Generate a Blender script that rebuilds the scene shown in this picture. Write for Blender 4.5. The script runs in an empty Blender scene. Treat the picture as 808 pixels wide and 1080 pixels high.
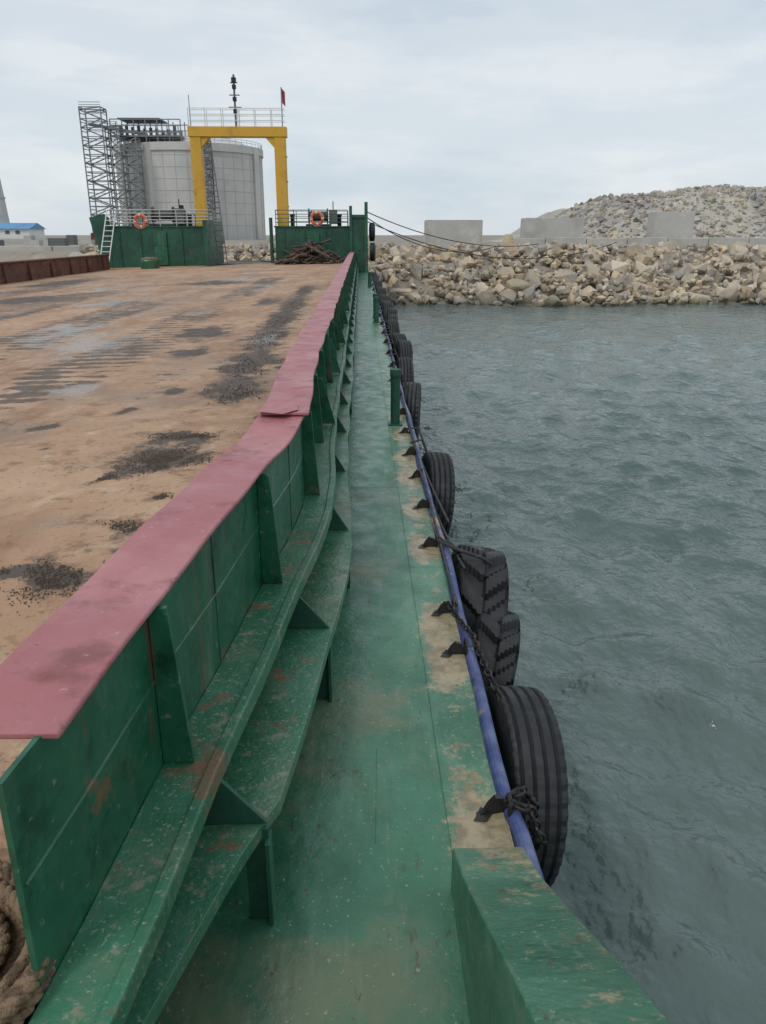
import bpy, bmesh, math, random
import numpy as np
from mathutils import Vector, Matrix, noise
random.seed(7); np.random.seed(7)
S=bpy.context.scene
S.view_settings.view_transform='Standard'; S.view_settings.look='None'; S.view_settings.exposure=0

# ---------------------------------------------------------------- materials
SEED=[0.0]
def nz(nt,coord,scale,detail=4,rough=.6,stretch=None):
    SEED[0]+=3.7
    n=nt.nodes.new('ShaderNodeTexNoise'); n.noise_dimensions='3D'
    n.inputs['Scale'].default_value=scale
    n.inputs['Detail'].default_value=detail; n.inputs['Roughness'].default_value=rough
    m=nt.nodes.new('ShaderNodeMapping'); m.inputs['Scale'].default_value=stretch or (1,1,1)
    m.inputs['Location'].default_value=(SEED[0],SEED[0]*.61,SEED[0]*.37)
    nt.links.new(coord,m.inputs['Vector'])
    nt.links.new(m.outputs['Vector'],n.inputs['Vector']); return n.outputs['Fac']
def mr(nt,v,lo,hi,a=0.,b=1.):
    m=nt.nodes.new('ShaderNodeMapRange'); m.interpolation_type='SMOOTHSTEP'
    nt.links.new(v,m.inputs['Value'])
    m.inputs['From Min'].default_value=lo; m.inputs['From Max'].default_value=hi
    m.inputs['To Min'].default_value=a; m.inputs['To Max'].default_value=b
    return m.outputs['Result']
def mth(nt,op,a,b=None):
    m=nt.nodes.new('ShaderNodeMath'); m.operation=op
    for i,x in enumerate((a,b)):
        if x is None: continue
        if isinstance(x,(int,float)): m.inputs[i].default_value=x
        else: nt.links.new(x,m.inputs[i])
    return m.outputs[0]
def mix(nt,f,a,b,bt='MIX'):
    m=nt.nodes.new('ShaderNodeMix'); m.data_type='RGBA'; m.blend_type=bt
    for s,x in ((m.inputs[0],f),(m.inputs[6],a),(m.inputs[7],b)):
        if isinstance(x,(int,float)): s.default_value=x
        elif isinstance(x,tuple): s.default_value=(*x,1) if len(x)==3 else x
        else: nt.links.new(x,s)
    return m.outputs[2]
def M(name,base,layers=(),rough=.5,bumps=(),metal=0,tint=None,roughvar=.12,spec=.5,post=None):
    m=bpy.data.materials.new(name); m.use_nodes=True; nt=m.node_tree
    bs=nt.nodes['Principled BSDF']
    co=nt.nodes.new('ShaderNodeNewGeometry').outputs['Position']
    col=base
    for L in layers:
        c,sc,lo,hi=L[:4]; st=L[4] if len(L)>4 else None; amt=L[5] if len(L)>5 else 1.
        f=mr(nt,nz(nt,co,sc,4,.68,st),lo,hi,0,amt)
        col=mix(nt,f,col,c)
    if tint:
        a=nt.nodes.new('ShaderNodeAttribute'); a.attribute_name=tint
        col=mix(nt,1.,col,a.outputs['Color'],'MULTIPLY')
    R=mr(nt,nz(nt,co,6,2),.3,.7,rough-roughvar,rough+roughvar)
    if post: col,R=post(nt,co,col,R,bs)
    if isinstance(col,tuple): bs.inputs['Base Color'].default_value=(*col,1)
    else: nt.links.new(col,bs.inputs['Base Color'])
    nt.links.new(R,bs.inputs['Roughness'])
    bs.inputs['Metallic'].default_value=metal
    bs.inputs['Specular IOR Level'].default_value=spec
    prev=None
    for sc,dist in bumps:
        b=nt.nodes.new('ShaderNodeBump'); b.inputs['Strength'].default_value=1.
        b.inputs['Distance'].default_value=dist
        nt.links.new(nz(nt,co,sc,3,.6),b.inputs['Height'])
        if prev: nt.links.new(prev,b.inputs['Normal'])
        prev=b.outputs['Normal']
    if prev: nt.links.new(prev,bs.inputs['Normal'])
    return m

lug_y=[2.33,3.5,3.95,4.95,5.75,6.55,7.3,8.2,9.1,10.2,11.4,12.7,14.1,15.6,17.2,19,21,23,25.5,28,31,34,38]
def sepx(nt,co):
    s=nt.nodes.new('ShaderNodeSeparateXYZ'); nt.links.new(co,s.inputs[0]); return s.outputs
def walk_post(nt,co,col,R,bs):
    x,y,z=sepx(nt,co)
    n3=nz(nt,co,1.3,5,.7); col=mix(nt,mr(nt,n3,.52,.68,0,.6),col,(.19,.185,.11))
    ns=nz(nt,co,5,4,.7,(3,.35,1)); col=mix(nt,mr(nt,ns,.56,.68,0,.5),col,(.16,.22,.155))
    n2=nz(nt,co,55,3,.6); col=mix(nt,mr(nt,n2,.63,.70,0,.6),col,(.36,.40,.30))
    n4=nz(nt,co,14,5,.75,(1.6,.5,1)); col=mix(nt,mr(nt,n4,.60,.67,0,.8),col,(.095,.065,.04))
    # scattered flaked spots showing primer and rust
    n5=nz(nt,co,6,6,.8); col=mix(nt,mr(nt,n5,.64,.68,0,.75),col,(.22,.13,.075))
    tot=None
    for ly in lug_y[:9]:
        dx=mth(nt,'MULTIPLY',mth(nt,'SUBTRACT',x,.40),8.); dy=mth(nt,'MULTIPLY',mth(nt,'SUBTRACT',y,ly-.08),3.6)
        q=mth(nt,'ADD',mth(nt,'MULTIPLY',dx,dx),mth(nt,'MULTIPLY',dy,dy)); q=mth(nt,'EXPONENT',mth(nt,'MULTIPLY',q,-1.))
        tot=q if tot is None else mth(nt,'ADD',tot,q)
    edge=mr(nt,x,.18,.40,0,.42)
    n=nz(nt,co,9,6,.8); nb=nz(nt,co,1.7,3,.6)
    f=mth(nt,'ADD',mth(nt,'ADD',mth(nt,'MULTIPLY',tot,.62),edge),mth(nt,'MULTIPLY',mth(nt,'SUBTRACT',n,.5),2.1))
    f=mth(nt,'ADD',f,mth(nt,'MULTIPLY',mth(nt,'SUBTRACT',nb,.5),1.2))
    f=mth(nt,'ADD',f,mth(nt,'MULTIPLY',mth(nt,'SUBTRACT',nz(nt,co,45,3,.7),.5),.9))
    sand=mix(nt,mr(nt,nz(nt,co,12,4,.7),.4,.65),(.42,.32,.20),(.25,.17,.095))
    col=mix(nt,mr(nt,f,.48,.84,0,.85),col,sand)
    return col,R
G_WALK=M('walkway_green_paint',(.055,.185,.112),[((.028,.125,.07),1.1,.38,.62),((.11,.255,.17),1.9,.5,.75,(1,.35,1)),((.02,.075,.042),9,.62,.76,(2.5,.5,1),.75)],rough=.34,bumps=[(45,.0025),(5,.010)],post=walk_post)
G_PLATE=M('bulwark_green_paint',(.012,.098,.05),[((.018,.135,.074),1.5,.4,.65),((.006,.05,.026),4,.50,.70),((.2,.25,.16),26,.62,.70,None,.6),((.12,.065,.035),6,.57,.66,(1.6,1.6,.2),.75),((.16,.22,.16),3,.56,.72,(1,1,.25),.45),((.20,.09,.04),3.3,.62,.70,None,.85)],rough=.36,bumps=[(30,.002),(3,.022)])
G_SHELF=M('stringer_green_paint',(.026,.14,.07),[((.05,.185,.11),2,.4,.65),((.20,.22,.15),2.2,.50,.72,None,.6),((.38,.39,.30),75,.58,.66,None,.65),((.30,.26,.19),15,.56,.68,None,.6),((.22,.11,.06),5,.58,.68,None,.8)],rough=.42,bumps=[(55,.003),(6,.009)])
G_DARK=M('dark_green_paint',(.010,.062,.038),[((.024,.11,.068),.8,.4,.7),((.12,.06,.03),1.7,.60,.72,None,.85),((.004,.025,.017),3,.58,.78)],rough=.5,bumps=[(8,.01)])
RED=M('cap_rail_red_paint',(.37,.13,.14),[((.46,.20,.205),1.6,.4,.7),((.23,.075,.075),5,.52,.72),((.5,.36,.33),28,.62,.73,None,.6),((.10,.04,.03),7,.65,.72,None,.8),((.42,.28,.22),1.1,.56,.70,None,.6)],rough=.5,bumps=[(35,.0025),(4,.012)])
RUST=M('rusted_steel',(.13,.055,.035),[((.07,.025,.018),1.2,.4,.7),((.24,.13,.09),3,.55,.75),((.04,.02,.015),9,.6,.8,(1,1,.2))],rough=.8,bumps=[(20,.01)])
BLUE=M('blue_pipe_paint',(.04,.065,.20),[((.13,.17,.30),2.2,.45,.7),((.38,.26,.13),1.5,.58,.66,None,.9),((.045,.03,.025),6,.56,.68),((.4,.4,.4),12,.62,.70,None,.6)],rough=.5,bumps=[(30,.004)])
RUBBER=M('tire_rubber',(.018,.019,.021),[((.04,.042,.045),3,.5,.75),((.09,.085,.075),14,.6,.78,None,.5)],rough=.62,bumps=[(60,.002)])
BLACK=M('black_iron',(.016,.015,.014),[((.09,.045,.025),12,.55,.75)],rough=.5,bumps=[(50,.003)])
ROPE=M('rope_fibre',(.24,.16,.095),[((.11,.07,.042),20,.45,.6)],rough=.95,bumps=[(90,.01)])
DKROPE=M('dark_rope',(.045,.045,.045),[((.12,.11,.09),30,.5,.7)],rough=.85)
YEL=M('yellow_paint',(.62,.36,.035),[((.45,.24,.03),.9,.5,.75),((.16,.08,.04),2.5,.62,.73,(1,1,.3),.8)],rough=.5)
GREY=M('galvanised_steel',(.42,.43,.42),[((.2,.17,.14),2,.55,.75)],rough=.5)
WHITE=M('white_paint',(.7,.7,.68),[((.35,.25,.18),3,.62,.75)],rough=.5)
SILO=M('pale_silo_wall',(.46,.48,.5),[((.38,.4,.42),.3,.5,.7)],rough=.8)
ORANGE=M('life_ring_orange',(.75,.13,.03),[((.5,.08,.03),5,.5,.7)],rough=.5)
FLAG=M('flag_red',(.30,.04,.04),[((.22,.03,.03),3,.5,.7)],rough=.8)
CONC=M('concrete',(.48,.46,.425),[((.37,.355,.33),.25,.4,.7),((.54,.52,.49),.9,.5,.75),((.24,.23,.21),1.8,.62,.8,(1,1,.15),.6)],rough=.85,bumps=[(6,.01)])
TANKC=M('tank_concrete',(.56,.55,.52),[((.47,.465,.445),.06,.4,.65),((.60,.59,.56),.25,.5,.75,(1,1,.3)),((.38,.375,.36),.3,.6,.8,(1,1,.06),.7)],rough=.85)
TANKD=M('tank_seam',(.47,.465,.45),[((.38,.38,.37),.3,.4,.7)],rough=.9)
HAZE=M('hazed_scaffold_steel',(.20,.215,.225),[((.27,.26,.25),.5,.5,.7)],rough=.8)  # scaffold steel lightened, distance haze put into the colour
DSTEEL=M('dark_steelwork',(.12,.125,.13),[((.08,.07,.06),.5,.5,.7)],rough=.7)
BROOF=M('blue_sheet_roof',(.10,.28,.50),[((.08,.2,.4),.2,.5,.7)],rough=.6)
WOOD=M('driftwood',(.085,.06,.045),[((.15,.12,.09),3,.5,.7,(3,3,.5))],rough=.9)
GRAVEL=M('grit_debris',(.085,.062,.046),[((.15,.11,.08),14,.5,.7)],rough=.95)
NET=M('green_dust_net',(.16,.27,.21),[((.25,.3,.26),1,.5,.7)],rough=.9)
def rock_post(nt,co,col,R,bs):
    x,y,z=sepx(nt,co)
    h=mth(nt,'ADD',z,mth(nt,'MULTIPLY',nz(nt,co,.7,3),.9))
    col=mix(nt,mr(nt,h,-3.7,-3.1,.85,0),col,(.085,.07,.04))
    return col,R
ROCK=M('quarry_rock',(.52,.455,.36),[((.42,.40,.37),.5,.45,.6),((.57,.47,.335),1.1,.52,.7),((.24,.20,.155),3.5,.6,.76)],rough=.9,bumps=[(5,.06)],tint='Col',post=rock_post)
HROCK=M('hill_rubble',(.46,.44,.40),[((.34,.33,.315),.12,.45,.6),((.54,.49,.42),.3,.52,.68),((.2,.19,.17),1.2,.58,.72)],rough=.95,bumps=[(2.5,.25)],tint='Col')
LAND=M('land_ground',(.30,.26,.21),[((.22,.20,.17),.08,.4,.65),((.36,.33,.28),.6,.5,.7),((.13,.12,.1),1.6,.6,.75)],rough=.95,bumps=[(2,.15)])

def deck_post(nt,co,col,R,bs):
    x,y,z=sepx(nt,co)
    a=nt.nodes.new('ShaderNodeAttribute'); a.attribute_name='Col'
    s=nt.nodes.new('ShaderNodeSeparateColor'); nt.links.new(a.outputs['Color'],s.inputs[0])
    n=nz(nt,co,4.5,6,.8); n2=nz(nt,co,38,3,.7)
    wv=mth(nt,'SINE',mth(nt,'ADD',mth(nt,'MULTIPLY',y,19.),mth(nt,'MULTIPLY',nz(nt,co,1.6,4,.6),7.)))
    t=mth(nt,'ADD',mth(nt,'MULTIPLY',wv,.26),mth(nt,'MULTIPLY',mth(nt,'SUBTRACT',nz(nt,co,1.0,6,.75,(1,.45,1)),.5),3.2))
    t=mth(nt,'ADD',t,mth(nt,'MULTIPLY',s.outputs[2],.76)); 
    col=mix(nt,mr(nt,t,.50,.78,0,.88),col,(.08,.062,.05))
    free=mth(nt,'MULTIPLY',mr(nt,nz(nt,co,.55,3,.6),.50,.66),.36)
    d=mth(nt,'ADD',mth(nt,'ADD',s.outputs[0],free),mth(nt,'MULTIPLY',mth(nt,'SUBTRACT',n,.5),2.0))
    d=mth(nt,'ADD',d,mth(nt,'MULTIPLY',mth(nt,'SUBTRACT',n2,.5),.8))
    col=mix(nt,mr(nt,d,.26,.56,0,.65),col,(.185,.115,.07))
    col=mix(nt,mr(nt,d,.54,.68,0,.93),col,(.07,.052,.040))
    w=mth(nt,'ADD',s.outputs[1],mth(nt,'MULTIPLY',mth(nt,'SUBTRACT',nz(nt,co,1.6,5,.65,(1,.5,1)),.5),1.3))
    wf=mr(nt,w,.50,.68)
    col=mix(nt,mth(nt,'MULTIPLY',wf,.45),col,(.14,.115,.10))
    m=nt.nodes.new('ShaderNodeMix'); m.data_type='FLOAT'
    nt.links.new(wf,m.inputs[0]); nt.links.new(R,m.inputs[2]); m.inputs[3].default_value=.25
    return col,m.outputs[0]
DECK=M('sandy_rusted_deck',(.41,.245,.145),[((.49,.315,.20),.5,.4,.65),((.30,.165,.09),.9,.45,.65,(1,.4,1)),((.54,.385,.26),3.5,.55,.75),((.22,.115,.062),4,.54,.67,None,.8),((.17,.095,.06),24,.57,.70,None,.75),((.26,.19,.14),.35,.50,.66,None,.7)],rough=.7,bumps=[(50,.005),(4,.018)],post=deck_post)

# ---------------------------------------------------------------- mesh builder
class MB:
    def __init__(s): s.v=[]; s.f=[]; s.m=[]; s.mats=[]
    def mi(s,mat):
        if mat not in s.mats: s.mats.append(mat)
        return s.mats.index(mat)
    def add(s,vs,fs,mat):
        o=len(s.v); k=s.mi(mat); s.v+= [tuple(map(float,v)) for v in vs]
        for f in fs: s.f.append([o+i for i in f]); s.m.append(k)
    def box(s,x0,x1,y0,y1,z0,z1,mat):
        s.add([(x0,y0,z0),(x1,y0,z0),(x1,y1,z0),(x0,y1,z0),(x0,y0,z1),(x1,y0,z1),(x1,y1,z1),(x0,y1,z1)],
              [(0,3,2,1),(4,5,6,7),(0,1,5,4),(1,2,6,5),(2,3,7,6),(3,0,4,7)],mat)
    def prism(s,poly,y0,y1,mat):
        n=len(poly)
        s.add([(x,y0,z) for x,z in poly]+[(x,y1,z) for x,z in poly],
              [tuple(range(n)),tuple(range(2*n-1,n-1,-1))]+[(i,i+n,(i+1)%n+n,(i+1)%n) for i in range(n)],mat)
    def sweep(s,ys,fx,sec,mat,zf=None):
        n=len(sec); vs=[];fs=[]
        for y in ys:
            for dx,z in sec: vs.append((fx(y)+dx,y,z+(zf(y) if zf else 0)))
        for j in range(len(ys)-1):
            for i in range(n):
                a=j*n+i;b=j*n+(i+1)%n; fs.append((a,b,b+n,a+n))
        fs.append(tuple(range(n-1,-1,-1))); fs.append(tuple((len(ys)-1)*n+i for i in range(n)))
        s.add(vs,fs,mat)
    def tube(s,pts,r,mat,n=8,close=False):
        pts=[Vector(p) for p in pts]; vs=[];fs=[]; N=len(pts)
        up=Vector((0,0,1))
        for i,p in enumerate(pts):
            if close: t=pts[(i+1)%N]-pts[i-1]
            else: t=pts[min(i+1,N-1)]-pts[max(i-1,0)]
            t.normalize(); a=up if abs(t.z)<.9 else Vector((1,0,0))
            u=t.cross(a).normalized(); w=t.cross(u)
            rr=r[i] if isinstance(r,(list,tuple)) else r
            for k in range(n):
                th=2*math.pi*k/n; vs.append(p+u*math.cos(th)*rr+w*math.sin(th)*rr)
        for i in range(N if close else N-1):
            for k in range(n):
                a=i*n+k;b=i*n+(k+1)%n;c=((i+1)%N)*n+(k+1)%n;d=((i+1)%N)*n+k
                fs.append((a,b,c,d))
        if not close: fs.append(tuple(range(n-1,-1,-1))); fs.append(tuple((N-1)*n+k for k in range(n)))
        s.add(vs,fs,mat)
    def beam(s,p,q,w,h,mat):
        p=Vector(p);q=Vector(q);t=(q-p).normalized(); a=Vector((0,0,1)) if abs(t.z)<.9 else Vector((0,1,0))
        u=t.cross(a).normalized()*w/2; v=t.cross(u.normalized())*h/2
        s.add([p-u-v,p+u-v,p+u+v,p-u+v,q-u-v,q+u-v,q+u+v,q-u+v],[(0,3,2,1),(4,5,6,7),(0,1,5,4),(1,2,6,5),(2,3,7,6),(3,0,4,7)],mat)
    def obj(s,name,parent=None,smooth=False,bevel=0):
        me=bpy.data.meshes.new(name); me.from_pydata(s.v,[],s.f); me.update()
        for m in s.mats: me.materials.append(m)
        me.polygons.foreach_set('material_index',s.m)
        bm=bmesh.new(); bm.from_mesh(me); bmesh.ops.recalc_face_normals(bm,faces=bm.faces); bm.to_mesh(me); bm.free()
        if smooth: me.polygons.foreach_set('use_smooth',[True]*len(me.polygons))
        o=bpy.data.objects.new(name,me); S.collection.objects.link(o)
        if parent: o.parent=parent
        if bevel:
            b=o.modifiers.new('bev','BEVEL'); b.width=bevel; b.segments=2; b.limit_method='ANGLE'
        return o
def empty(name):
    e=bpy.data.objects.new(name,None); S.collection.objects.link(e); return e
def setcol(me,arr):
    ca=me.color_attributes.new('Col','FLOAT_COLOR','POINT')
    ca.data.foreach_set('color',np.asarray(arr,dtype=np.float32).ravel())

# ---------------------------------------------------------------- barge
barge=empty('cargo_barge')
KP=[(-4,-.75),(1.0,-.64),(1.25,-.61),(2.2,-.50),(3.2,-.395),(4.12,-.305),(4.6,-.30),(6.5,-.35),(9,-.335),(15,-.345),(60,-.34)]
def capx(y):
    for (a,xa),(b,xb) in zip(KP,KP[1:]):
        if y<=b:
            t=(y-a)/(b-a); return xa+(xb-xa)*t+.006*math.sin(y*2.1)+.005*math.sin(y*5.3+1)
    return -.34
def px(y): return capx(y)-.03
def ys(a,b,st=.25):
    n=max(2,int((b-a)/st)+1); return list(np.linspace(a,b,n))
YE=46.6
b=MB()
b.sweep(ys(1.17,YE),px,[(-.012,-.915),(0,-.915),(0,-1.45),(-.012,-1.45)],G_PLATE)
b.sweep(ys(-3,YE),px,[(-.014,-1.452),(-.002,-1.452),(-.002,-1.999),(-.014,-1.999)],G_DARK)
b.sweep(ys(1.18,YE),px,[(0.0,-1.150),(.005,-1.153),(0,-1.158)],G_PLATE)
for yw in (2.45,3.75,5.6,7.9,10.5): b.tube([(px(yw)+.0,yw,-.93),(px(yw)+.0,yw,-1.41)],.003,G_PLATE,6)
b.obj('bulwark_plate',barge)
b=MB()
def zn(y): return .008*math.sin(y*3.1)+.006*math.sin(y*7.7+2)
b.sweep(ys(1.31,4.15,.12),capx,[(-.235,-.898),(0,-.90),(.004,-.906),(.004,-.914),(-.235,-.912)],RED,zn)
def zf(y): return .022*math.exp(-(y-4.05)*1.6)+zn(y)*.7-.002
def cx2(y): return capx(y)+.03*math.exp(-(y-4.05)*2.2)
b.sweep(ys(4.05,YE,.15),cx2,[(-.25,-.898),(0,-.898),(.003,-.906),(.003,-.913),(-.25,-.911)],RED,zf)
b.add([(capx(4.1)-.24,4.02,-.86),(capx(4.1)-.10,3.98,-.865),(capx(4.1)-.03,4.10,-.868),(capx(4.1)-.05,4.3,-.872),(capx(4.1)-.22,4.3,-.872)],[(0,1,2,3,4)],RED)
b.obj('cap_rail',barge,bevel=.003)
b=MB()
Y1=ys(.6,YE)
b.sweep(Y1,px,[(.001,-1.42),(.13,-1.42),(.132,-1.411),(.162,-1.411),(.165,-1.418),(.165,-1.475),(.152,-1.475),(.150,-1.433),(.001,-1.433)],G_SHELF)
def e2(y): return 0 if y>1.98 else -.19*min(1,(1.98-y)/.85)**.8
def kk_(y): return .30-.045*max(0,min(1,(y-3.2)/1.5))
def sh2(ya,yb):
    vs=[];fs=[];Y=ys(ya,yb,.1)
    for y in Y:
        k=kk_(y)+e2(y)
        for dx,z in [(.001,-1.64),(k,-1.64),(k,-1.69),(k-.012,-1.69),(k-.014,-1.652),(.001,-1.652)]: vs.append((px(y)+dx,y,z))
    for j in range(len(Y)-1):
        for i in range(6): a=j*6+i;c=j*6+(i+1)%6; fs.append((a,c,c+6,a+6))
    fs.append((0,1,2,3,4,5)); b.add(vs,fs,G_SHELF)
sh2(1.0,YE)
b.obj('side_stringers',barge,bevel=.003)
b=MB()
y=1.9; i=0
while y<YE-.5:
    p=px(y); k=kk_(y)
    b.prism([(p+.001,-.93),(p+.052,-.93),(p+.088,-1.418),(p+.001,-1.418)],y-.009,y+.009,G_PLATE)
    b.prism([(p+.02,-1.435),(p+.15,-1.475),(p+k-.014,-1.638),(p+.10,-1.638)],y-.008,y+.008,G_DARK)  # brackets take the darker green, shadow between stringers put into the colour
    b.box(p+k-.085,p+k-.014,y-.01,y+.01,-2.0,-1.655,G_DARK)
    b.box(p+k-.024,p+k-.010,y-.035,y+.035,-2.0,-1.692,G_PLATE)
    if i>1 and i%2: b.prism([(p+.003,-1.05),(p+.06,-1.05),(p+.155,-1.408),(p+.003,-1.408)],y+.55,y+.562,G_PLATE)
    y+=1.22; i+=1
b.obj('bulwark_stiffeners',barge,bevel=.002)
b=MB()
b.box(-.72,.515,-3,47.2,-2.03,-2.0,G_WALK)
yy=1.95
while yy<46:
    l=random.uniform(2.2,3.6); b.box(.295,.505,yy,min(yy+l,46.9)-.005,-1.9999,-1.994,G_WALK); yy+=l
for yy in (6.3,9.9,14,18,23,29,35):
    b.tube([(-.1,yy,-2.001),(.29,yy+.01,-2.001)],.003,G_WALK,6)
b.tube([(.035,2.2,-2.001),(.05,2.75,-2.001)],.003,G_WALK,6)
b.obj('walkway',barge,bevel=.002)
b=MB()
b.box(-14.4,.50,-6,47.2,-4.9,-2.035,G_DARK)
b.prism([(-14.4,-2.035),(.5,-2.035),(.5,-3.6),(-14.4,-3.6)],47.2,49.6,G_DARK)
b.box(-14.4,-.8,-6,47.2,-2.034,-1.85,G_DARK)
b.obj('hull',barge)
b=MB()
pp=[(.535+.008*math.sin(t*1.7)+.005*math.sin(t*4.3)+(.02 if t<2.3 else 0),t,-2.003+.005*math.sin(t*3)) for t in np.linspace(1.86,46.8,240)]
b.tube(pp,.030,BLUE,14)
b.box(.505,.54,1.9,46.8,-2.06,-2.012,G_DARK)
b.obj('rubbing_pipe',barge,smooth=False)
b=MB()
Yw=[2.0,1.75,1.45,1.1,.8,.3,-.5]; Zt=[-1.84,-1.72,-1.54,-1.32,-1.15,-.95,-.8]
vs=[];fs=[]
for yw,z in zip(Yw,Zt):
    vs+=[(.275,yw,-2.0),(.275,yw,z),(.50,yw,z),(.50,yw,-2.3)]
for j in range(len(Yw)-1):
    for k in range(4):
        a=j*4+k;c=j*4+(k+1)%4; fs.append((a,c,c+4,a+4))
fs.append((3,2,1,0))
b.add(vs,fs,G_WALK); b.obj('side_box',barge,bevel=.005)

def plate_in(y): return (px(y)-.016) if y>-3 else -.8
dys=np.concatenate([np.arange(-3,12,.07),np.arange(12,47.3,.2)])
ss=np.concatenate([np.linspace(0,.72,70),np.linspace(.725,1,70)])
V=[];C=[]
def g(x,y,cx,cy,rx,ry): return math.exp(-((x-cx)/rx)**2-((y-cy)/ry)**2)
P=[(-1.33,5.18,.30,.36),(-1.40,3.25,.26,.25),(-1.27,3.9,.13,.12),(-1.64,4.8,.12,.10),(-1.66,3.32,.1,.1),(-1.34,5.85,.28,.14),(-1.2,4.4,.12,.1),
   (-1.22,7.6,.30,.6),(-1.35,9.3,.34,1.1),(-1.4,11.8,.32,1.4),(-1.45,14.5,.3,1.6),(-1.5,18,.33,2.4),(-1.55,23,.3,2.5),(-2.6,6.3,.1,.1),(-2.1,6.9,.12,.15),(-1.9,7.9,.15,.2),
   (-2.3,5.6,.08,.08),(-2.9,8.4,.2,.2),(-2.2,10.5,.2,.5),(-.75,6.5,.12,.5),(-.8,9,.1,.8),(-.8,14,.1,2),(-2.1,4.1,.08,.07),(-2.5,13,.4,.8),(-2.2,19,.3,1.5),(-5,28,1,2),(-9,22,1,1.6),(-11,31,1,3)]
W=[(-3.6,11,1.0,2.5),(-5,14,1.2,3),(-3.2,17,.8,2),(-6,20,1.5,3),(-3,24,1,3),(-2.9,8,.4,.8),(-8,26,2,4),(-4.5,30,2,4),(-1.4,12,.4,3)]
ZN=[(-3.9,-2.6,6.9,19),(-6.0,-4.4,7.2,22),(-8.6,-6.8,9,26),(-3.8,-2.6,20,32),(-11.5,-9.6,14,30)]
def zone(x,y):
    m=0
    for xa,xb,ya,yb in ZN:
        u=max(0,min(1,(x-xa)/.3))*max(0,min(1,(xb-x)/.3))*max(0,min(1,(y-ya)/.8))*max(0,min(1,(yb-y)/2)); m=max(m,u)
    return m
def warp(x,y):
    return (x+.16*noise.noise(Vector((x*3,y*3,1)))+.07*noise.noise(Vector((x*9,y*9,4))),
            y+.22*noise.noise(Vector((x*3,y*3,7)))+.08*noise.noise(Vector((x*9,y*9,9))))
for y_ in dys:
    xr=plate_in(y_)
    for s_ in ss:
        x=-14.2+(xr+14.2)*s_
        z=-1.425+.33*(x+.4)/13.6 + .006*math.sin(x*1.3)*math.sin(y_*.9)
        V.append((x,y_,z)); wx,wy=warp(x,y_)
        d=sum(g(wx,wy,*q) for q in P); w=sum(g(x,y_,*q) for q in W)
        C.append((min(1,d*.98),min(1,w*.62),zone(x,y_),1))
ny,nx=len(dys),len(ss)
F=[(j*nx+i,j*nx+i+1,(j+1)*nx+i+1,(j+1)*nx+i) for j in range(ny-1) for i in range(nx-1)]
me=bpy.data.meshes.new('cargo_deck'); me.from_pydata(V,[],F); me.materials.append(DECK); setcol(me,C)
me.polygons.foreach_set('use_smooth',[True]*len(F))
o=bpy.data.objects.new('cargo_deck',me); S.collection.objects.link(o); o.parent=barge
def dz(x): return -1.425+.33*(x+.4)/13.6
b=MB()
for cx,cy,rx,ry in P[:13]:
    n=int(2200*min(1,rx*ry*9)) if cy<7 else 300
    for _ in range(n):
        x=random.gauss(cx,rx*.5); y_=random.gauss(cy,ry*.5); r=random.uniform(.002,.007)*(1 if cy<7 else 2)
        if x>plate_in(y_)-.02: continue
        wx,wy=warp(x,y_)
        if g(wx,wy,cx,cy,rx,ry)+.9*noise.noise(Vector((x*6,y_*6,2)))<.42: continue
        z=dz(x)+.002+ .006*math.sin(x*1.3)*math.sin(y_*.9)
        a=random.random()*6.28
        vs=[(x+r*math.cos(a+k*2.09)*random.uniform(.7,1.3),y_+r*math.sin(a+k*2.09)*random.uniform(.7,1.3),z) for k in range(3)]+[(x,y_,z+r*.9)]
        b.add(vs,[(0,1,3),(1,2,3),(2,0,3)],GRAVEL)
b.obj('deck_grit',barge)
b=MB()
b.box(-13.55,-13.42,-3,44.5,-1.8,-1.02,RUST); b.box(-13.75,-13.36,-3,44.5,-1.018,-.97,RUST)
yy=0
while yy<44: b.prism([(-13.42,-1.05),(-13.36,-1.12),(-13.3,-1.76),(-13.42,-1.76)],yy,yy+.02,RUST); yy+=2.4
b.box(-14.4,-13.56,-3,47,-1.9,-1.82,G_DARK)
b.obj('port_bulwark',barge)

b=MB()
for k,ly in enumerate(lug_y):
    r=random.uniform(-.02,.02); x0=.40+r
    s_=random.uniform(.75,1.1)
    prof=[(0,0),(.03,.014),(.05,.05),(.08,.082),(.115,.072),(.13,.035),(.145,0)]
    prof=[(a*s_,c*s_) for a,c in prof]
    n=len(prof); sl=random.uniform(-.03,.04)
    vs=[(x0+dx,ly-.011+sl*dx*5,-1.994+dzv) for dx,dzv in prof]+[(x0+dx,ly+.011+sl*dx*5,-1.994+dzv) for dx,dzv in prof]
    b.add(vs,[tuple(range(n)),tuple(range(2*n-1,n-1,-1))]+[(i,i+n,(i+1)%n+n,(i+1)%n) for i in range(n)],BLACK)
    b.add([(x0-.015,ly-.035,-1.991),(x0+.03,ly-.045,-1.987),(x0+.06,ly+.0,-1.985),(x0+.02,ly+.035,-1.989)],[(0,1,2,3)],BLACK)
    pts=[(x0+.115,ly+.03*math.cos(t),-1.955+.04*math.sin(t)) for t in np.linspace(0,2*math.pi,12,endpoint=False)]
    b.tube(pts,.008,BLACK,6,close=True)
b.obj('edge_lugs',barge,smooth=False)
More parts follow.
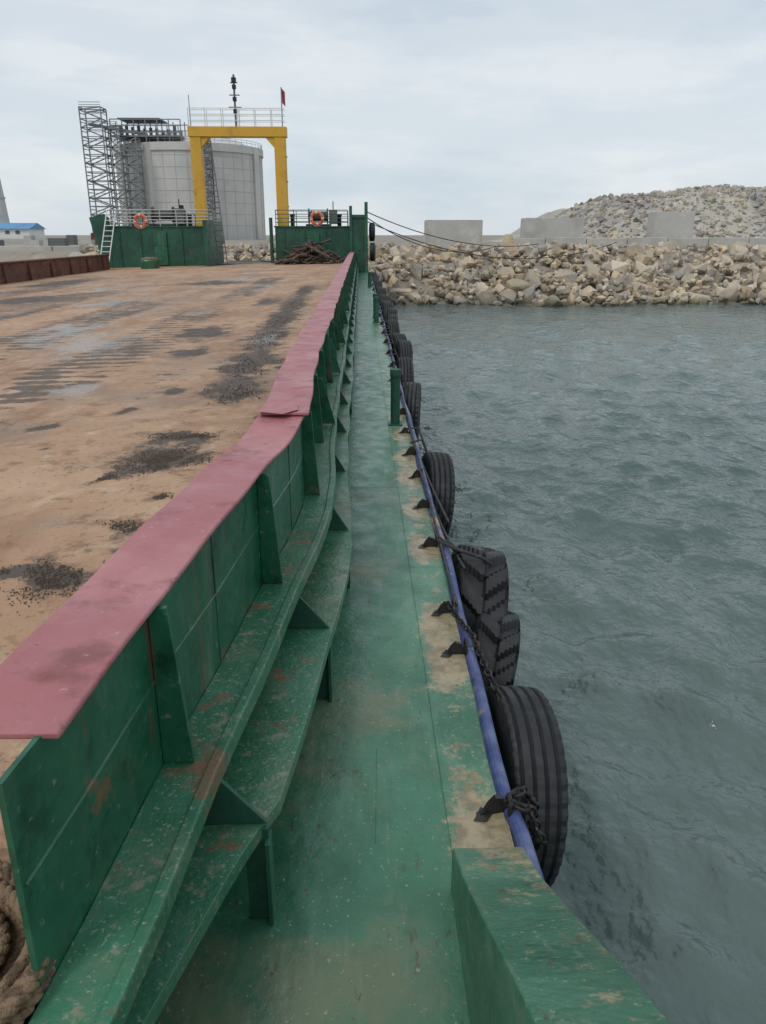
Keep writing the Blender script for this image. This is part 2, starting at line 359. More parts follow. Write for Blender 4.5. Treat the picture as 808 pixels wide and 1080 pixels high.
def chain(mb,pts,mat,L=.05,r=.0065):
    pts=[Vector(p) for p in pts]; d=[0]
    for a,c in zip(pts,pts[1:]): d.append(d[-1]+(c-a).length)
    n=int(d[-1]/(L*.72)); 
    for i in range(n):
        s=(i+.5)*d[-1]/n
        k=max(j for j in range(len(d)) if d[j]<=s); k=min(k,len(pts)-2)
        t=(s-d[k])/(d[k+1]-d[k]); p=pts[k].lerp(pts[k+1],t); T=(pts[k+1]-pts[k]).normalized()
        A=T.cross(Vector((0,0,1)) if abs(T.z)<.9 else Vector((1,0,0))).normalized(); Bv=T.cross(A)
        U=A if i%2 else Bv
        mb.tube([p+T*math.cos(q)*L*.5+U*math.sin(q)*L*.3 for q in np.linspace(0,2*math.pi,10,endpoint=False)],r,mat,5,close=True)
def sag(p,q,s,n=14):
    p=Vector(p);q=Vector(q); return [p.lerp(q,t)-Vector((0,0,s*4*t*(1-t))) for t in np.linspace(0,1,n)]

# ---------------------------------------------------------------- tires
def tire(loc,R=.5,rin=.29,w=.28,style='rib',rot=(0,0,0)):
    seg=120 if loc[1]<15 else 60
    prof=[(-.34*w,rin),(-.44*w,rin+.025),(-.5*w,(rin+R)/2),(-.5*w,R-.07),(-.47*w,R-.035),(-.43*w,R-.012)]
    tr=np.linspace(-.40,.40,21)
    for k,t in enumerate(tr):
        rr=R
        if style!='lug' and k%5 in(2,): rr=R-.014
        prof.append((t*w,rr-.006*(abs(t)/.4)**2))
    prof+=[(.43*w,R-.012),(.47*w,R-.035),(.5*w,R-.07),(.5*w,(rin+R)/2),(.44*w,rin+.025),(.34*w,rin),
           (.28*w,rin+.012),(.40*w,(rin+R)/2),(.34*w,R-.05),(-.34*w,R-.05),(-.40*w,(rin+R)/2),(-.28*w,rin+.012)]
    n=len(prof); vs=[];fs=[]
    for j in range(seg):
        th=2*math.pi*j/seg
        for i,(x,r) in enumerate(prof):
            if 4<=i<=28:
                if style=='lug':
                    ph=(j+ (abs(x)/w*12))%10 + (5 if x>0 else 0)
                    if (ph%10)<4.5: r-=.05
                elif style=='rib':
                    if (i<8 or i>24) and j%3==0: r-=.010
                    elif j%3==0: r-=.003
            r+= .006*math.sin(2*th+loc[1])
            vs.append((x,r*math.cos(th),r*math.sin(th)))
    for j in range(seg):
        for i in range(n):
            a=j*n+i;c=j*n+(i+1)%n; e=((j+1)%seg)*n
            fs.append((a,c,e+(i+1)%n,e+i))
    b=MB(); b.add(vs,fs,RUBBER); o=b.obj('fender_tire'); 
    o.location=loc; o.rotation_euler=rot
    return o
R_=math.radians
tire((.72,3.18,-2.55),.485,.28,.27,'rib',(0,R_(5),R_(3)))
tire((.76,5.05,-2.62),.54,.28,.36,'lug',(0,R_(8),R_(-4)))
tire((.80,4.62,-2.80),.46,.26,.30,'lug',(0,R_(12),R_(-9)))
tire((.75,7.9,-2.64),.50,.28,.27,'rib',(0,R_(6),R_(4)))
tire((.73,11.8,-2.62),.52,.28,.30,'rib',(0,R_(2),R_(-6)))
TY=(13.9,15.4,16.7,17.8,19.3,20.7,22.0,23.2,24.5,27,29.5,32,34.6,37,39.5,42,44.3)
for yy in TY:
    tire((.74+random.uniform(0,.07),yy,-2.42+random.uniform(-.12,.12)),random.uniform(.46,.52),.28,.27,'rib',(0,R_(random.uniform(-5,8)),R_(random.uniform(-8,8))))
tire((.66,46.9,.15),.5,.28,.28,'rib',(0,0,R_(4)))
tire((.68,46.2,-.9),.5,.28,.28,'rib',(0,0,R_(-4)))

b=MB()
chain(b,[(.51,2.33,-1.93),(.58,2.38,-1.93),(.66,2.5,-2.1),(.69,2.63,-2.35)],BLACK,.055,.007)
chain(b,[(.51,2.33,-1.94),(.60,2.32,-1.97),(.66,2.36,-2.15),(.70,2.62,-2.42),(.72,2.75,-2.55)],BLACK,.055,.007)
chain(b,[(.47,3.95,-1.93),(.5,3.8,-1.94),(.56,3.6,-1.95),(.60,3.3,-2.0),(.66,3.2,-2.1)],BLACK,.05,.006)
chain(b,[(.50,4.95,-1.93),(.60,4.9,-1.97),(.68,5.0,-2.1)],BLACK,.05,.006)
b.obj('fender_chain',barge)
b=MB()
for a,c in zip(lug_y[2:],lug_y[3:]):
    b.tube(sag((.52,a,-1.945),(.52,c,-1.945),.02*(c-a)),.009,DKROPE,6)
b.tube(sag((.50,6.55,-1.93),(.66,4.7,-2.05),.06),.011,DKROPE,6)
b.tube(sag((.50,8.2,-1.93),(.64,5.5,-2.02),.05),.010,DKROPE,6)
for ty in (7.9,11.8)+TY:
    for s in (-.25,.25):
        b.tube([(.48,ty+s*1.2,-1.95),(.6,ty+s,-1.93),(.68,ty+s*.8,-2.15),(.70,ty+s*.4,-2.35)],.012,DKROPE,6)
b.tube([(.50,4.9,-1.93),(.63,4.85,-1.98),(.80,4.9,-2.06),(.95,5.0,-2.2)],.013,DKROPE,6)
b.obj('fender_lashings',barge,smooth=True)

def bollard(x,y,h,r):
    b=MB(); b.tube([(x,y,-2),(x,y,-2+h*.86)],r,G_DARK,20)
    b.tube([(x,y,-2+h*.86),(x,y,-2+h*.9),(x,y,-2+h)],[r*1.12,r*1.18,r*1.1],G_DARK,20)
    b.box(x-r*1.5,x+r*1.5,y-r*1.5,y+r*1.5,-1.99,-1.978,G_DARK)
    return b.obj('mooring_bollard',bevel=.004)
bollard(.37,8.6,.62,.052); bollard(.37,19.5,.6,.06); bollard(.37,20.6,.6,.06); bollard(.36,33,.6,.07)

b=MB()
def strand_rope(pts,R0,r,turns):
    N=len(pts)
    for s in range(3):
        q=[]
        for i in range(N):
            p=Vector(pts[i]); t=(Vector(pts[(i+1)%N])-Vector(pts[i-1])).normalized()
            u=t.cross(Vector((0,0,1))).normalized(); w_=t.cross(u); a=2*math.pi*(turns*i/N+s/3)
            q.append(p+u*math.cos(a)*R0+w_*math.sin(a)*R0)
        b.tube(q,r,ROPE,6,close=True)
for k in range(18):
    r=.06+.031*(k%8)+random.uniform(-.01,.01); cx=-.93+random.uniform(-.02,.02); cy=1.2+random.uniform(-.02,.02); z=-1.41+.035*(k//8)
    pts=[(cx+(r+.010*math.sin(5*t+k))*math.cos(t),cy+(r+.010*math.cos(4*t))*math.sin(t),z+.008*math.sin(3*t+k)) for t in np.linspace(0,2*math.pi,120,endpoint=False)]
    strand_rope(pts,.009,.0105,int(r*70)+3)
b.obj('rope_coil',smooth=True)

# ---------------------------------------------------------------- bow structures
b=MB()
def frc(x0,x1,y0,y1,z0,z1):
    b.box(x0,x1,y0,y1,z0,z1,G_DARK)
    b.box(x0-.06,x1+.06,y0-.06,y1+.06,z1+.001,z1+.07,G_DARK)
    x=x0+.5
    while x<x1-.2: b.box(x,x+.04,y0-.05,y0-.001,z0,z1-.02,G_DARK); x+=1.15
frc(-13.9,-8.35,46.8,49.5,-1.9,.40)
frc(-4.75,-.62,46.8,49.5,-1.9,.40)
b.box(-8.35,-8.15,44.6,49.6,-1.9,.75,G_DARK)
b.box(-.60,.42,46.3,49.5,-2.3,1.05,G_DARK)
b.box(-.60,-.44,46.2,46.298,-2.0,1.5,G_DARK); b.box(.24,.42,46.2,46.298,-2.0,1.7,G_PLATE)
b.box(-.44,.24,46.22,46.298,.9,1.05,G_DARK)
b.prism([(-15.0,.9),(-14.2,1.1),(-13.95,.9),(-13.95,-1.9),(-14.4,-1.9)],46.9,47.1,G_DARK)
b.box(-3.0,-2.3,46.70,46.72,-1.5,.2,G_PLATE); b.box(-11.5,-10.8,46.70,46.72,-1.6,.2,G_PLATE)
b.box(-8.15,-4.75,47.2,49.6,-1.9,-1.55,G_DARK)
b.prism([(-8.1,-1.55),(-4.8,-1.55),(-4.8,-1.75),(-8.1,-1.75)],49.6,53,RUST)
b.tube([(-4.95,46.6,-1.5),(-4.95,46.6,.9)],.1,G_DARK,10)
b.obj('forecastle',barge)
def rail(name,pts,h,nbar,mat,step=1.0,r=.025):
    b=MB()
    for p,q in zip(pts,pts[1:]):
        p=Vector(p);q=Vector(q); n=max(1,int((q-p).length/step))
        for i in range(n+1):
            a=p.lerp(q,i/n); b.tube([a,a+Vector((0,0,h))],r,mat,6)
        for k in range(nbar):
            z=Vector((0,0,h*(k+1)/nbar)); b.tube([p+z,q+z],r*.9,mat,6)
    return b.obj(name,barge)
rail('port_railing',[(-13.8,49.3,.45),(-13.8,46.9,.45),(-8.4,46.9,.45),(-8.4,49.3,.45)],.85,5,GREY,.9,.03)
rail('starboard_railing',[(-4.7,49.3,.45),(-4.7,46.9,.45),(-.7,46.9,.45)],.85,4,G_PLATE,.8)
rail('starboard_railing_inner',[(-4.7,48.9,.45),(-.7,48.9,.45)],.85,3,GREY,.8)
b=MB()
for x in(-14.35,-13.85): b.tube([(x,45.6,-1.7),(x+.35,47,1.3)],.03,WHITE,6)
for k in range(12):
    t=k/11; b.tube([(-14.35+.35*t,45.6+1.4*t,-1.7+3*t),(-13.85+.35*t,45.6+1.4*t,-1.7+3*t)],.022,WHITE,6)
b.obj('boarding_ladder')
def winch(x,y,z,s=1):
    b=MB()
    b.box(x-.6*s,x+.6*s,y-.35*s,y+.35*s,z,z+.1,BLACK)
    b.tube([(x-.45*s,y,z+.45*s),(x+.45*s,y,z+.45*s)],.22*s,DKROPE,16)
    for dx in(-.48,.44): b.tube([(x+dx*s,y,z+.45*s),(x+(dx+.05)*s,y,z+.45*s)],.38*s,BLACK,20)
    b.box(x+.55*s,x+.95*s,y-.2*s,y+.2*s,z+.1,z+.75*s,DSTEEL)
    b.tube([(x+.75*s,y,z+.75*s),(x+.75*s,y,z+1.15*s)],.03,BLACK,6)
    return b.obj('anchor_winch')
winch(-11.2,48.2,.48,1.25); winch(-2.4,48.2,.48,1.15)
b=MB()
for x in (-13,-12.4,-9.8,-9.4,-3.9,-1.2): b.tube([(x,48.6,.45),(x,48.6,1.0),(x,48.6,1.1)],[.12,.12,.17],BLACK,12)
b.box(-10.4,-10.0,48.3,48.7,.45,1.35,G_DARK); b.tube([(-10.2,48.5,1.35),(-10.2,48.5,1.6)],.12,BLACK,10)
b.obj('forecastle_fittings',barge)
def lifering(x,y,z):
    b=MB(); N=32
    for k in range(N):
        a0=2*math.pi*k/N;a1=2*math.pi*(k+1)/N
        b.tube([(x+.30*math.cos(t),y,z+.30*math.sin(t)) for t in (a0,(a0+a1)/2,a1)],.075,WHITE if k%8==0 else ORANGE,10)
    b.tube([(x+.39*math.cos(t),y-.02,z+.39*math.sin(t)) for t in np.linspace(0,2*math.pi,24,endpoint=False)],.012,WHITE,5,close=True)
    return b.obj('life_ring',smooth=True)
lifering(-12.15,46.75,.72); lifering(-2.4,46.75,.85)
b=MB(); gy=48.3
XL0,XL1,XR0,XR1=-9.35,-8.75,-4.72,-4.1
b.box(XL0,XL1,gy-.3,gy+.3,.45,5.1,YEL); b.box(XR0,XR1,gy-.3,gy+.3,.45,5.1,YEL)
b.box(XL0-.08,XR1+.08,gy-.34,gy+.34,5.102,5.62,YEL)
b.prism([(XL1,5.1),(XL1+.5,5.1),(XL1,4.55)],gy-.25,gy+.25,YEL); b.prism([(XR0,5.1),(XR0-.5,5.1),(XR0,4.55)],gy-.25,gy+.25,YEL)
for x in(XL0,XR1): 
    for z in(1.5,2.8,4.1): b.box(x-.04,x+.04,gy-.32,gy+.32,z,z+.08,YEL)
gan=b.obj('ramp_gantry',None,bevel=.02)
b=MB(); zt=5.62
for y_ in(gy-.32,gy+.32):
    x=XL0
    while x<XR1+.1: b.tube([(x,y_,zt),(x,y_,zt+.9)],.025,WHITE,6); x+=.9
    for z in(.3,.6,.9): b.tube([(XL0,y_,zt+z),(XR1,y_,zt+z)],.02,WHITE,6)
b.obj('top_railing',gan)
b=MB()
b.tube([(-6.8,gy,zt),(-6.8,gy,8.2)],.055,DSTEEL,8)
for z,w in((6.6,.35),(7.2,.28),(7.8,.2)): b.tube([(-6.8-w,gy,z),(-6.8+w,gy,z)],.03,DSTEEL,6); b.box(-6.9,-6.7,gy-.1,gy+.1,z-.3,z-.1,BLACK)
b.box(-6.92,-6.68,gy-.12,gy+.12,7.8,8.05,BLACK)
b.tube([(-9.3,gy,zt),(-9.3,gy,7.2)],.02,DSTEEL,6)
b.obj('signal_mast',gan)
b=MB()
b.tube([(-4.25,gy,zt),(-4.25,gy,7.6)],.03,DSTEEL,6)
vs=[];n=5
for i in range(n):
    for j in range(4): vs.append((-4.22+.055*i*.8,gy+.06*math.sin(i*1.1+j*.4),7.55-.24*j-.05*i))
b.add(vs,[(i*4+j,(i+1)*4+j,(i+1)*4+j+1,i*4+j+1) for i in range(n-1) for j in range(3)],FLAG)
b.obj('flag',gan)
b=MB()
for dx in(0,.45): b.tube([(-8.6+dx,gy-.6,4.6),(-7.75+dx,45.5,-1.5)],.035,DSTEEL,6)
for k in range(22):
    t=k/21; b.tube([(-8.6+.85*t,gy-.6-2.2*t,4.6-6.1*t),(-8.15+.85*t,gy-.6-2.2*t,4.6-6.1*t)],.028,DSTEEL,5)
b.obj('leaning_ladder')
b=MB()
for k in range(110):
    x=random.gauss(-2.7,.72); y_=45.0+random.gauss(0,.5); h=1.0*math.exp(-((x+2.5)/1.1)**2)
    z=dz(x)+random.uniform(0,1)*h
    a=random.uniform(0,3.14); l=random.uniform(.25,.85); e=random.uniform(-.5,.5)
    dx,dy=math.cos(a)*l,math.sin(a)*l*.6
    b.tube([(x-dx,y_-dy,max(z-e*l*.6,dz(x)+.05)),(x,y_,z+.12+random.uniform(-.05,.1)),(x+dx,y_+dy,max(dz(x)+.05,z+e*l+.1))],[random.uniform(.03,.10)]*3,random.choice([WOOD,WOOD,RUST,DKROPE]),6)
b.obj('scrap_pile')
b=MB()
x,y_=-11.2,44.2
b.tube([(x,y_,-1.7),(x,y_,-1.68),(x,y_,-1.3),(x,y_,-1.25)],[.42,.48,.5,.47],G_PLATE,20)
b.tube([(x+.38*math.cos(t),y_+.38*math.sin(t),-1.22) for t in np.linspace(0,6.28,20,endpoint=False)],.07,ROPE,8,close=True)
b.tube([(x+.2*math.cos(t),y_+.2*math.sin(t),-1.19) for t in np.linspace(0,6.28,20,endpoint=False)],.08,ROPE,8,close=True)
b.obj('rope_tub')
for p,q,s in [((.4,47,1.2),(12.4,57.5,-.6),.75),((.4,47.2,.9),(9.5,57,-.7),1.0),((.4,46.8,.7),(18,58,-.5),1.5)]:
    b=MB(); b.tube(sag(p,q,s,30),.028,DKROPE,6); b.obj('mooring_line',smooth=True)

# ---------------------------------------------------------------- rocks
def template():
    bm=bmesh.new()
    for _ in range(13):
        v=Vector([random.gauss(0,1) for _ in range(3)]).normalized()*random.uniform(.8,1.05)
        v=Vector((max(-.78,min(.78,v.x)),max(-.78,min(.78,v.y)),max(-.7,min(.7,v.z))))
        bm.verts.new(v)
    r=bmesh.ops.convex_hull(bm,input=bm.verts)
    bmesh.ops.delete(bm,geom=[v for v in bm.verts if not v.link_faces],context='VERTS')
    bmesh.ops.bevel(bm,geom=list(bm.edges),offset=.07,segments=1,affect='EDGES',clamp_overlap=True)
    bmesh.ops.triangulate(bm,faces=bm.faces)
    bm.verts.index_update()
    v=np.array([tuple(x.co) for x in bm.verts]); f=np.array([[x.index for x in q.verts] for q in bm.faces]); bm.free(); return v,f
T=[template() for _ in range(12)]
def rocks(name,items,mat):
    Vs=[];Fs=[];Cs=[];o=0
    for (x,y,z,r) in items:
        v,f=random.choice(T); q=np.array(Matrix.Rotation(random.uniform(0,6.28),3,Vector([random.gauss(0,1) for _ in range(3)]).normalized()))
        sc=np.array([random.uniform(.75,1.35),random.uniform(.75,1.25),random.uniform(.6,.95)])*r
        w=(v*sc)@q.T+np.array([x,y,z]); Vs.append(w); Fs.append(f+o); o+=len(v)
        t=random.uniform(.55,1.22); k=random.random()
        c=(t,t*(.97 if k<.6 else .9),t*(.95 if k<.5 else .78),1)
        Cs.append(np.tile(c,(len(v),1)))
    V=np.concatenate(Vs);F=np.concatenate(Fs);C=np.concatenate(Cs)
    me=bpy.data.meshes.new(name); me.from_pydata(V.tolist(),[],F.tolist()); me.materials.append(mat); setcol(me,C)
    ob=bpy.data.objects.new(name,me); S.collection.objects.link(ob); return ob
def slope(s): return 49.6+8.6*s, -4.35+3.3*s
it=[]
x=-19
while x<62:
    for k in range(14):
        s=(k+random.uniform(-.4,.4))/13; y_,z=slope(s)
        r=random.choice([.3,.4,.5,.6,.85])*random.uniform(.85,1.15)
        it.append((x+random.uniform(-.4,.4),y_+random.uniform(-.3,.3)+ .5*math.sin(x*.35),z+random.uniform(-.2,.22),r))
    x+=.8
for _ in range(1700):
    s=random.random(); y_,z=slope(s); x=random.uniform(-19,62)
    it.append((x,y_-.3+.5*math.sin(x*.35),z+.35,random.uniform(.13,.36)))
for _ in range(420):
    it.append((random.uniform(-19,62),random.uniform(58,63),-.85+random.uniform(-.1,.15),random.uniform(.12,.38)))
rocks('rubble_seawall',it,ROCK)

# ---------------------------------------------------------------- terrain
xs=np.concatenate([np.array([-2500,-1200,-600,-300]),np.linspace(-150,150,90),np.array([300,600,1200,2500])])
yt=np.concatenate([np.linspace(46,60,16),np.linspace(62,150,40),np.array([200,300,500,900,1600,3000])])
V=[]
for y_ in yt:
    for x in xs:
        if y_<49.6: z=-6.5+(y_-46)*.5
        elif y_<58.2: z=-4.7+(y_-49.6)*.42
        else: z=-1.1+.1*math.sin(x*.3)*math.sin(y_*.4)
        V.append((x,y_,z))
ny,nx=len(yt),len(xs)
F=[(j*nx+i,j*nx+i+1,(j+1)*nx+i+1,(j+1)*nx+i) for j in range(ny-1) for i in range(nx-1)]
me=bpy.data.meshes.new('ground'); me.from_pydata(V,[],F); me.materials.append(LAND)
S.collection.objects.link(bpy.data.objects.new('ground',me))
def hillz(x,y):
    a=1/(1+math.exp(-(x-30)/1.9)); c=1/(1+math.exp(-(x-42)/4))
    fy=max(0,min(1,(y-96)/9)); by=max(0,min(1,(170-y)/20)); f2=max(0,min(1,(y-108)/14))
    h=a*5.4*fy*by+c*2.3*f2*by
    n=noise.fractal(Vector((x*.12,y*.12,3)),.9,2.1,5)*1.0*min(1,h/2)
    return -1.2+h+n*.8
xs=np.linspace(20,150,240); yt=np.linspace(94,172,130)
V=[(x,y_,hillz(x,y_)) for y_ in yt for x in xs]; nx=len(xs);ny=len(yt)
F=[(j*nx+i,j*nx+i+1,(j+1)*nx+i+1,(j+1)*nx+i) for j in range(ny-1) for i in range(nx-1)]
me=bpy.data.meshes.new('rubble_hill'); me.from_pydata(V,[],F); me.materials.append(HROCK); setcol(me,[(.95,.93,.9,1)]*len(V))
hill=bpy.data.objects.new('rubble_hill',me); S.collection.objects.link(hill)
it=[]
for _ in range(6500):
    x=random.uniform(24,95); y_=96+random.random()**1.5*40
    it.append((x,y_,hillz(x,y_)+.03,random.choice([.15,.2,.28,.38,.6])*random.uniform(.8,1.2)))
o=rocks('hill_boulders',it,HROCK); o.parent=hill
b=MB()
for (x0,x1,y0,y1) in [(33,44,98.5,103),(48,55,101,109),(38,40,101,110)]:
    n=60; vs=[]
    for i in range(n+1):
        t=i/n; x=x0+(x1-x0)*t; y_=y0+(y1-y0)*t+.5*math.sin(t*9)
        wd=.12+.22*abs(noise.noise(Vector((t*12,x0,0))))
        for dy in (0,wd): vs.append((x+dy*.3,y_+dy,hillz(x,y_+dy)+.25+.12*random.random()))
    b.add(vs,[(2*i,2*i+2,2*i+3,2*i+1) for i in range(n) if random.random()<.65],NET)
b.obj('dust_netting',hill)

def cblock(x0,x1,y0,y1,z0,z1):
    b=MB(); b.box(x0,x1,y0,y1,z0,z1,CONC)
    b.box(x0+.03,x1-.03,y0+.03,y1-.03,z1+.001,z1+.05,CONC)
    x=x0+.9
    while x<x1-.3: b.box(x,x+.03,y0-.004,y0+.1,z0,z1-.02,CONC); x+=1.1
    return b.obj('concrete_block',bevel=.04)
cblock(4.9,9.1,62,64,-1.1,1.0); cblock(12.4,16.8,62.5,64.5,-1.1,1.15); cblock(26.6,30.2,75,77,-1.1,1.9)
b=MB()
x=10.5
while x<60: b.box(x,x+2.95,60.2,60.9,-1.1,-.2+.05*math.sin(x),CONC); x+=3
b.obj('low_parapet_wall',bevel=.03)

# ---------------------------------------------------------------- storage tank
tank=empty('storage_tank')
CX,CY,TR=-40.2,205,16.9
b=MB()
def ring(cx,cy,prof,mat,n=96):
    vs=[];fs=[]
    for j in range(n):
        t=2*math.pi*j/n
        for r,z in prof: vs.append((cx+r*math.cos(t),cy+r*math.sin(t),z))
    m=len(prof)
    for j in range(n):
        for i in range(m-1): a=j*m+i;e=((j+1)%n)*m+i; fs.append((a,e,e+1,a+1))
    b.add(vs,fs,mat)
ring(CX,CY,[(TR,-1.3),(TR,17.4),(TR+.35,17.4),(TR+.35,19.0),(TR-.2,19.0),(TR-.4,18.4),(12,20.6),(7,21.9),(.1,22.4)],TANKC)
b.obj('tank_wall',tank)
b=MB()
for z in np.arange(2,17,2.4): ring(CX,CY,[(TR+.01,z),(TR+.05,z+.02),(TR+.05,z+.08),(TR+.01,z+.10)],TANKD)
for k in range(40):
    t=2*math.pi*k/40; x=CX+(TR+.02)*math.cos(t); y_=CY+(TR+.02)*math.sin(t)
    b.beam((x,y_,-1),(x,y_,17.3),.09,.09,TANKD)
b.obj('formwork_seams',tank)
b=MB()
for k in range(4):
    t=-math.pi/2+ -.35+k*1.57; x=CX+(TR+.2)*math.cos(t); y_=CY+(TR+.2)*math.sin(t)
    b.tube([(x,y_,-1),(x,y_,18.8)],.9,TANKC,4)
b.obj('buttresses',tank)
def lattice(mb,x0,x1,y0,y1,z0,z1,st,r,mat):
    for x in(x0,x1):
        for y_ in(y0,y1): mb.beam((x,y_,z0),(x,y_,z1),r*1.3,r*1.3,mat)
    z=z0;k=0
    while z<z1-.1:
        zz=min(z+st,z1)
        for y_ in(y0,y1):
            mb.beam((x0,y_,zz),(x1,y_,zz),r,r,mat)
            if k%2: mb.beam((x0,y_,z),(x1,y_,zz),r,r*1.3,mat)
            else: mb.beam((x1,y_,z),(x0,y_,zz),r,r*1.3,mat)
        for x in(x0,x1): mb.beam((x,y0,zz),(x,y1,zz),r,r,mat); mb.beam((x,y0,zz-st*.35),(x,y1,zz-st*.35),r*.6,r*.6,mat)
        mb.beam((x0,y0,zz+.9),(x1,y0,zz+.9),r*.6,r*.6,mat)
        z=zz;k+=1
b=MB()
lattice(b,-58.0,-53.6,183,187,-1,25.0,1.7,.17,HAZE)
lattice(b,-53.4,-50.6,184,187.5,-1,21.5,1.7,.15,HAZE)
lattice(b,-50.4,-47.3,184.4,188,-1,19.5,1.7,.15,HAZE)
b.beam((-57,185,22),(-46,190,20.5),.3,.6,HAZE)
b.obj('stair_tower',tank)
b=MB()
lattice(b,-34.6,-32.0,184.4,187.2,-1,19,1.6,.2,DSTEEL)
for k,z in enumerate(np.arange(-1,18.5,1.6)): b.box(-34.6,-32.0,184.4,185.4,z,z+.25,DSTEEL)
b.obj('access_stair',tank)
b=MB()
b.box(-53.5,-38.5,188.5,198,20.0,20.3,HAZE)
for x in np.arange(-53.5,-38,2.5):
    for y_ in(188.5,193,198): b.beam((x,y_,19),(x,y_,23.4),.2,.2,HAZE)
for y_ in(188.5,198):
    for z in(20.9,22.2,23.4): b.beam((-53.5,y_,z),(-38.5,y_,z),.16,.2,HAZE)
b.box(-52,-43,189,197,23.5,23.75,DSTEEL)
for k in range(11): x=-52+k*1.3; b.tube([(x,191,20.3),(x,191,21.4+random.random()*1.5)],.35,DSTEEL,8)
b.obj('roof_platform',tank)
b=MB()
for k in range(60):
    t=2*math.pi*k/60; x=CX+(TR+.1)*math.cos(t);y_=CY+(TR+.1)*math.sin(t)
    b.beam((x,y_,19),(x,y_,20.1),.06,.06,HAZE)
for z in(19.6,20.1):
    b.tube([(CX+(TR+.1)*math.cos(t),CY+(TR+.1)*math.sin(t),z) for t in np.linspace(0,6.283,60,endpoint=False)],.04,HAZE,4,close=True)
b.obj('roof_railing',tank)

b=MB(); b.tube([(-128,300,-1),(-128,300,8),(-128,300,18),(-128,300,24)],[4.2,3.6,2.9,2.2],SILO,20); b.tube([(-128,300,12),(-128,300,12.6)],3.6,CONC,20); b.obj('pale_silo_tower')
b=MB(); b.box(-125,-98,250,262,-1.2,1.7,WHITE)
b.add([(-125.5,249.3,1.7),(-97.5,249.3,1.7),(-97.5,256,3.4),(-125.5,256,3.4),(-97.5,262.7,1.7),(-125.5,262.7,1.7)],[(0,1,2,3),(3,2,4,5),(1,4,2),(0,3,5)],BROOF)
for x in range(-123,-99,3): b.box(x,x+1.3,249.95,250.1,.2,1.2,DSTEEL)
b.obj('blue_roof_shed')
b=MB()
for k in range(26):
    x=-48+k*1.3+random.uniform(-.5,.5); y_=random.uniform(84,96); w_=random.uniform(.6,1.8)
    b.box(x,x+w_,y_,y_+1.2,-1.15,random.uniform(-.7,.2),random.choice([CONC,RUST,DSTEEL,CONC]))
b.obj('stacked_yard_materials')
b=MB(); x=-70
while x<-20: b.box(x,x+3.9,60,60.8,-1.2,-.75,CONC); x+=4
b.obj('quay_wall',bevel=.03)

# ---------------------------------------------------------------- water
def graded(a,fine_a,fine_b,bend,st,g):
    L=[fine_a];s=st
    while L[0]>a: s*=g; L.insert(0,L[0]-s)
    while L[-1]<fine_b: L.append(L[-1]+st)
    s=st
    while L[-1]<bend: s*=g; L.append(L[-1]+s)
    return np.array(L)
WX=graded(-1500,.3,9,1500,.085,1.022); WY=graded(-900,0,13,62,.085,1.014)
sx=np.gradient(WX); sy=np.gradient(WY)
X,Y=np.meshgrid(WX,WY); SP=np.maximum(*np.meshgrid(sx,sy))
Z=np.zeros_like(X)
for k in range(110):
    lam=.24*(2.8/.24)**random.random(); th=math.radians(215+random.gauss(0,45)); ph=random.uniform(0,6.28)
    amp=.0056*lam**.72; kk=2*math.pi/lam
    at=np.clip(lam/(2.6*SP)-1,0,1)
    Z+=at*amp*np.sin(kk*(X*math.cos(th)+Y*math.sin(th))+ph+.9*np.sin(X*.31+k)+.9*np.sin(Y*.27+2*k))
Z=Z+3.0*np.clip(Z,0,.1)**2-4.1
V=np.stack([X,Y,Z],-1).reshape(-1,3); ny,nx=X.shape
idx=np.arange(ny*nx).reshape(ny,nx)
F=np.stack([idx[:-1,:-1],idx[:-1,1:],idx[1:,1:],idx[1:,:-1]],-1).reshape(-1,4)
me=bpy.data.meshes.new('water'); me.from_pydata(V.tolist(),[],F.tolist())
me.polygons.foreach_set('use_smooth',[True]*len(F))
wm=bpy.data.materials.new('sea_water'); wm.use_nodes=True; nt=wm.node_tree; bs=nt.nodes['Principled BSDF']
co=nt.nodes.new('ShaderNodeNewGeometry').outputs['Position']
c=mix(nt,mr(nt,nz(nt,co,.12,3),.35,.65),(.085,.125,.118),(.11,.152,.142)); nt.links.new(c,bs.inputs['Base Color'])
bs.inputs['Roughness'].default_value=.08; bs.inputs['IOR'].default_value=1.333
prev=None
for sc,d,st in((1.7,.13,(1,.75,1)),(4.6,.075,(1,.7,1)),(12,.022,None)):
    bp=nt.nodes.new('ShaderNodeBump'); bp.inputs['Distance'].default_value=d; bp.inputs['Strength'].default_value=1
    nt.links.new(nz(nt,co,sc,2,.5,st),bp.inputs['Height'])
    if prev: nt.links.new(prev,bp.inputs['Normal'])
    prev=bp.outputs['Normal']
nt.links.new(prev,bs.inputs['Normal'])
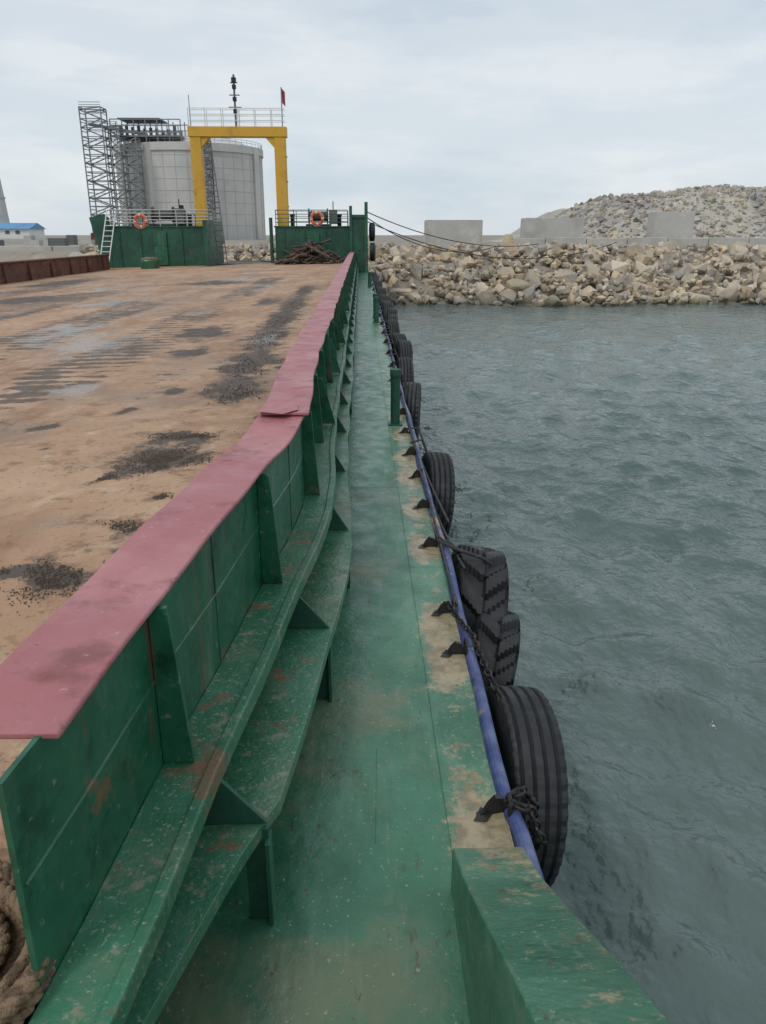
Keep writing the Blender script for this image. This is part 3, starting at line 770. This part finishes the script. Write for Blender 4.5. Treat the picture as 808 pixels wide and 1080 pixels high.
me.materials.append(wm); S.collection.objects.link(bpy.data.objects.new('water',me))

# ---------------------------------------------------------------- sky and sun
w=bpy.data.worlds.new('World'); S.world=w; w.use_nodes=True; nt=w.node_tree
bg=nt.nodes['Background']; out=nt.nodes['World Output']
EL,AZ=math.radians(52),math.radians(215)
sk=nt.nodes.new('ShaderNodeTexSky'); sk.sky_type='NISHITA'; sk.sun_disc=False; sk.sun_elevation=EL; sk.sun_rotation=AZ
nt.links.new(sk.outputs[0],bg.inputs['Color']); bg.inputs['Strength'].default_value=.09
tc=nt.nodes.new('ShaderNodeTexCoord').outputs['Generated']
f=mr(nt,nz(nt,tc,2.0,5,.6,(1,1,4)),.36,.64)
f2=mr(nt,nz(nt,tc,4.5,5,.6,(1,1,5)),.42,.62,0,.8)
cc=mix(nt,f,(.575,.665,.745),(.79,.83,.86)); cc=mix(nt,f2,cc,(.67,.735,.79))
bg2=nt.nodes.new('ShaderNodeBackground'); nt.links.new(cc,bg2.inputs['Color']); bg2.inputs['Strength'].default_value=1.05
ms=nt.nodes.new('ShaderNodeMixShader'); ms.inputs[0].default_value=.88
nt.links.new(bg.outputs[0],ms.inputs[1]); nt.links.new(bg2.outputs[0],ms.inputs[2]); nt.links.new(ms.outputs[0],out.inputs['Surface'])
sl=bpy.data.lights.new('sun','SUN'); sl.energy=1.15; sl.angle=math.radians(14); sl.color=(1,.96,.9)
so=bpy.data.objects.new('sun',sl); S.collection.objects.link(so)
d=Vector((math.sin(AZ)*math.cos(EL),math.cos(AZ)*math.cos(EL),math.sin(EL)))
so.rotation_euler=d.to_track_quat('Z','Y').to_euler(); so.location=(0,0,30)

# ---------------------------------------------------------------- camera
cd=bpy.data.cameras.new('camera'); cam=bpy.data.objects.new('camera',cd); S.collection.objects.link(cam)
cd.sensor_fit='VERTICAL'; cd.sensor_height=24; cd.lens=24*830/1080; cd.clip_start=.05; cd.clip_end=6000
cam.location=(0,0,0); cam.rotation_euler=(math.radians(90-19.4),0,math.radians(-1.56))
S.camera=cam
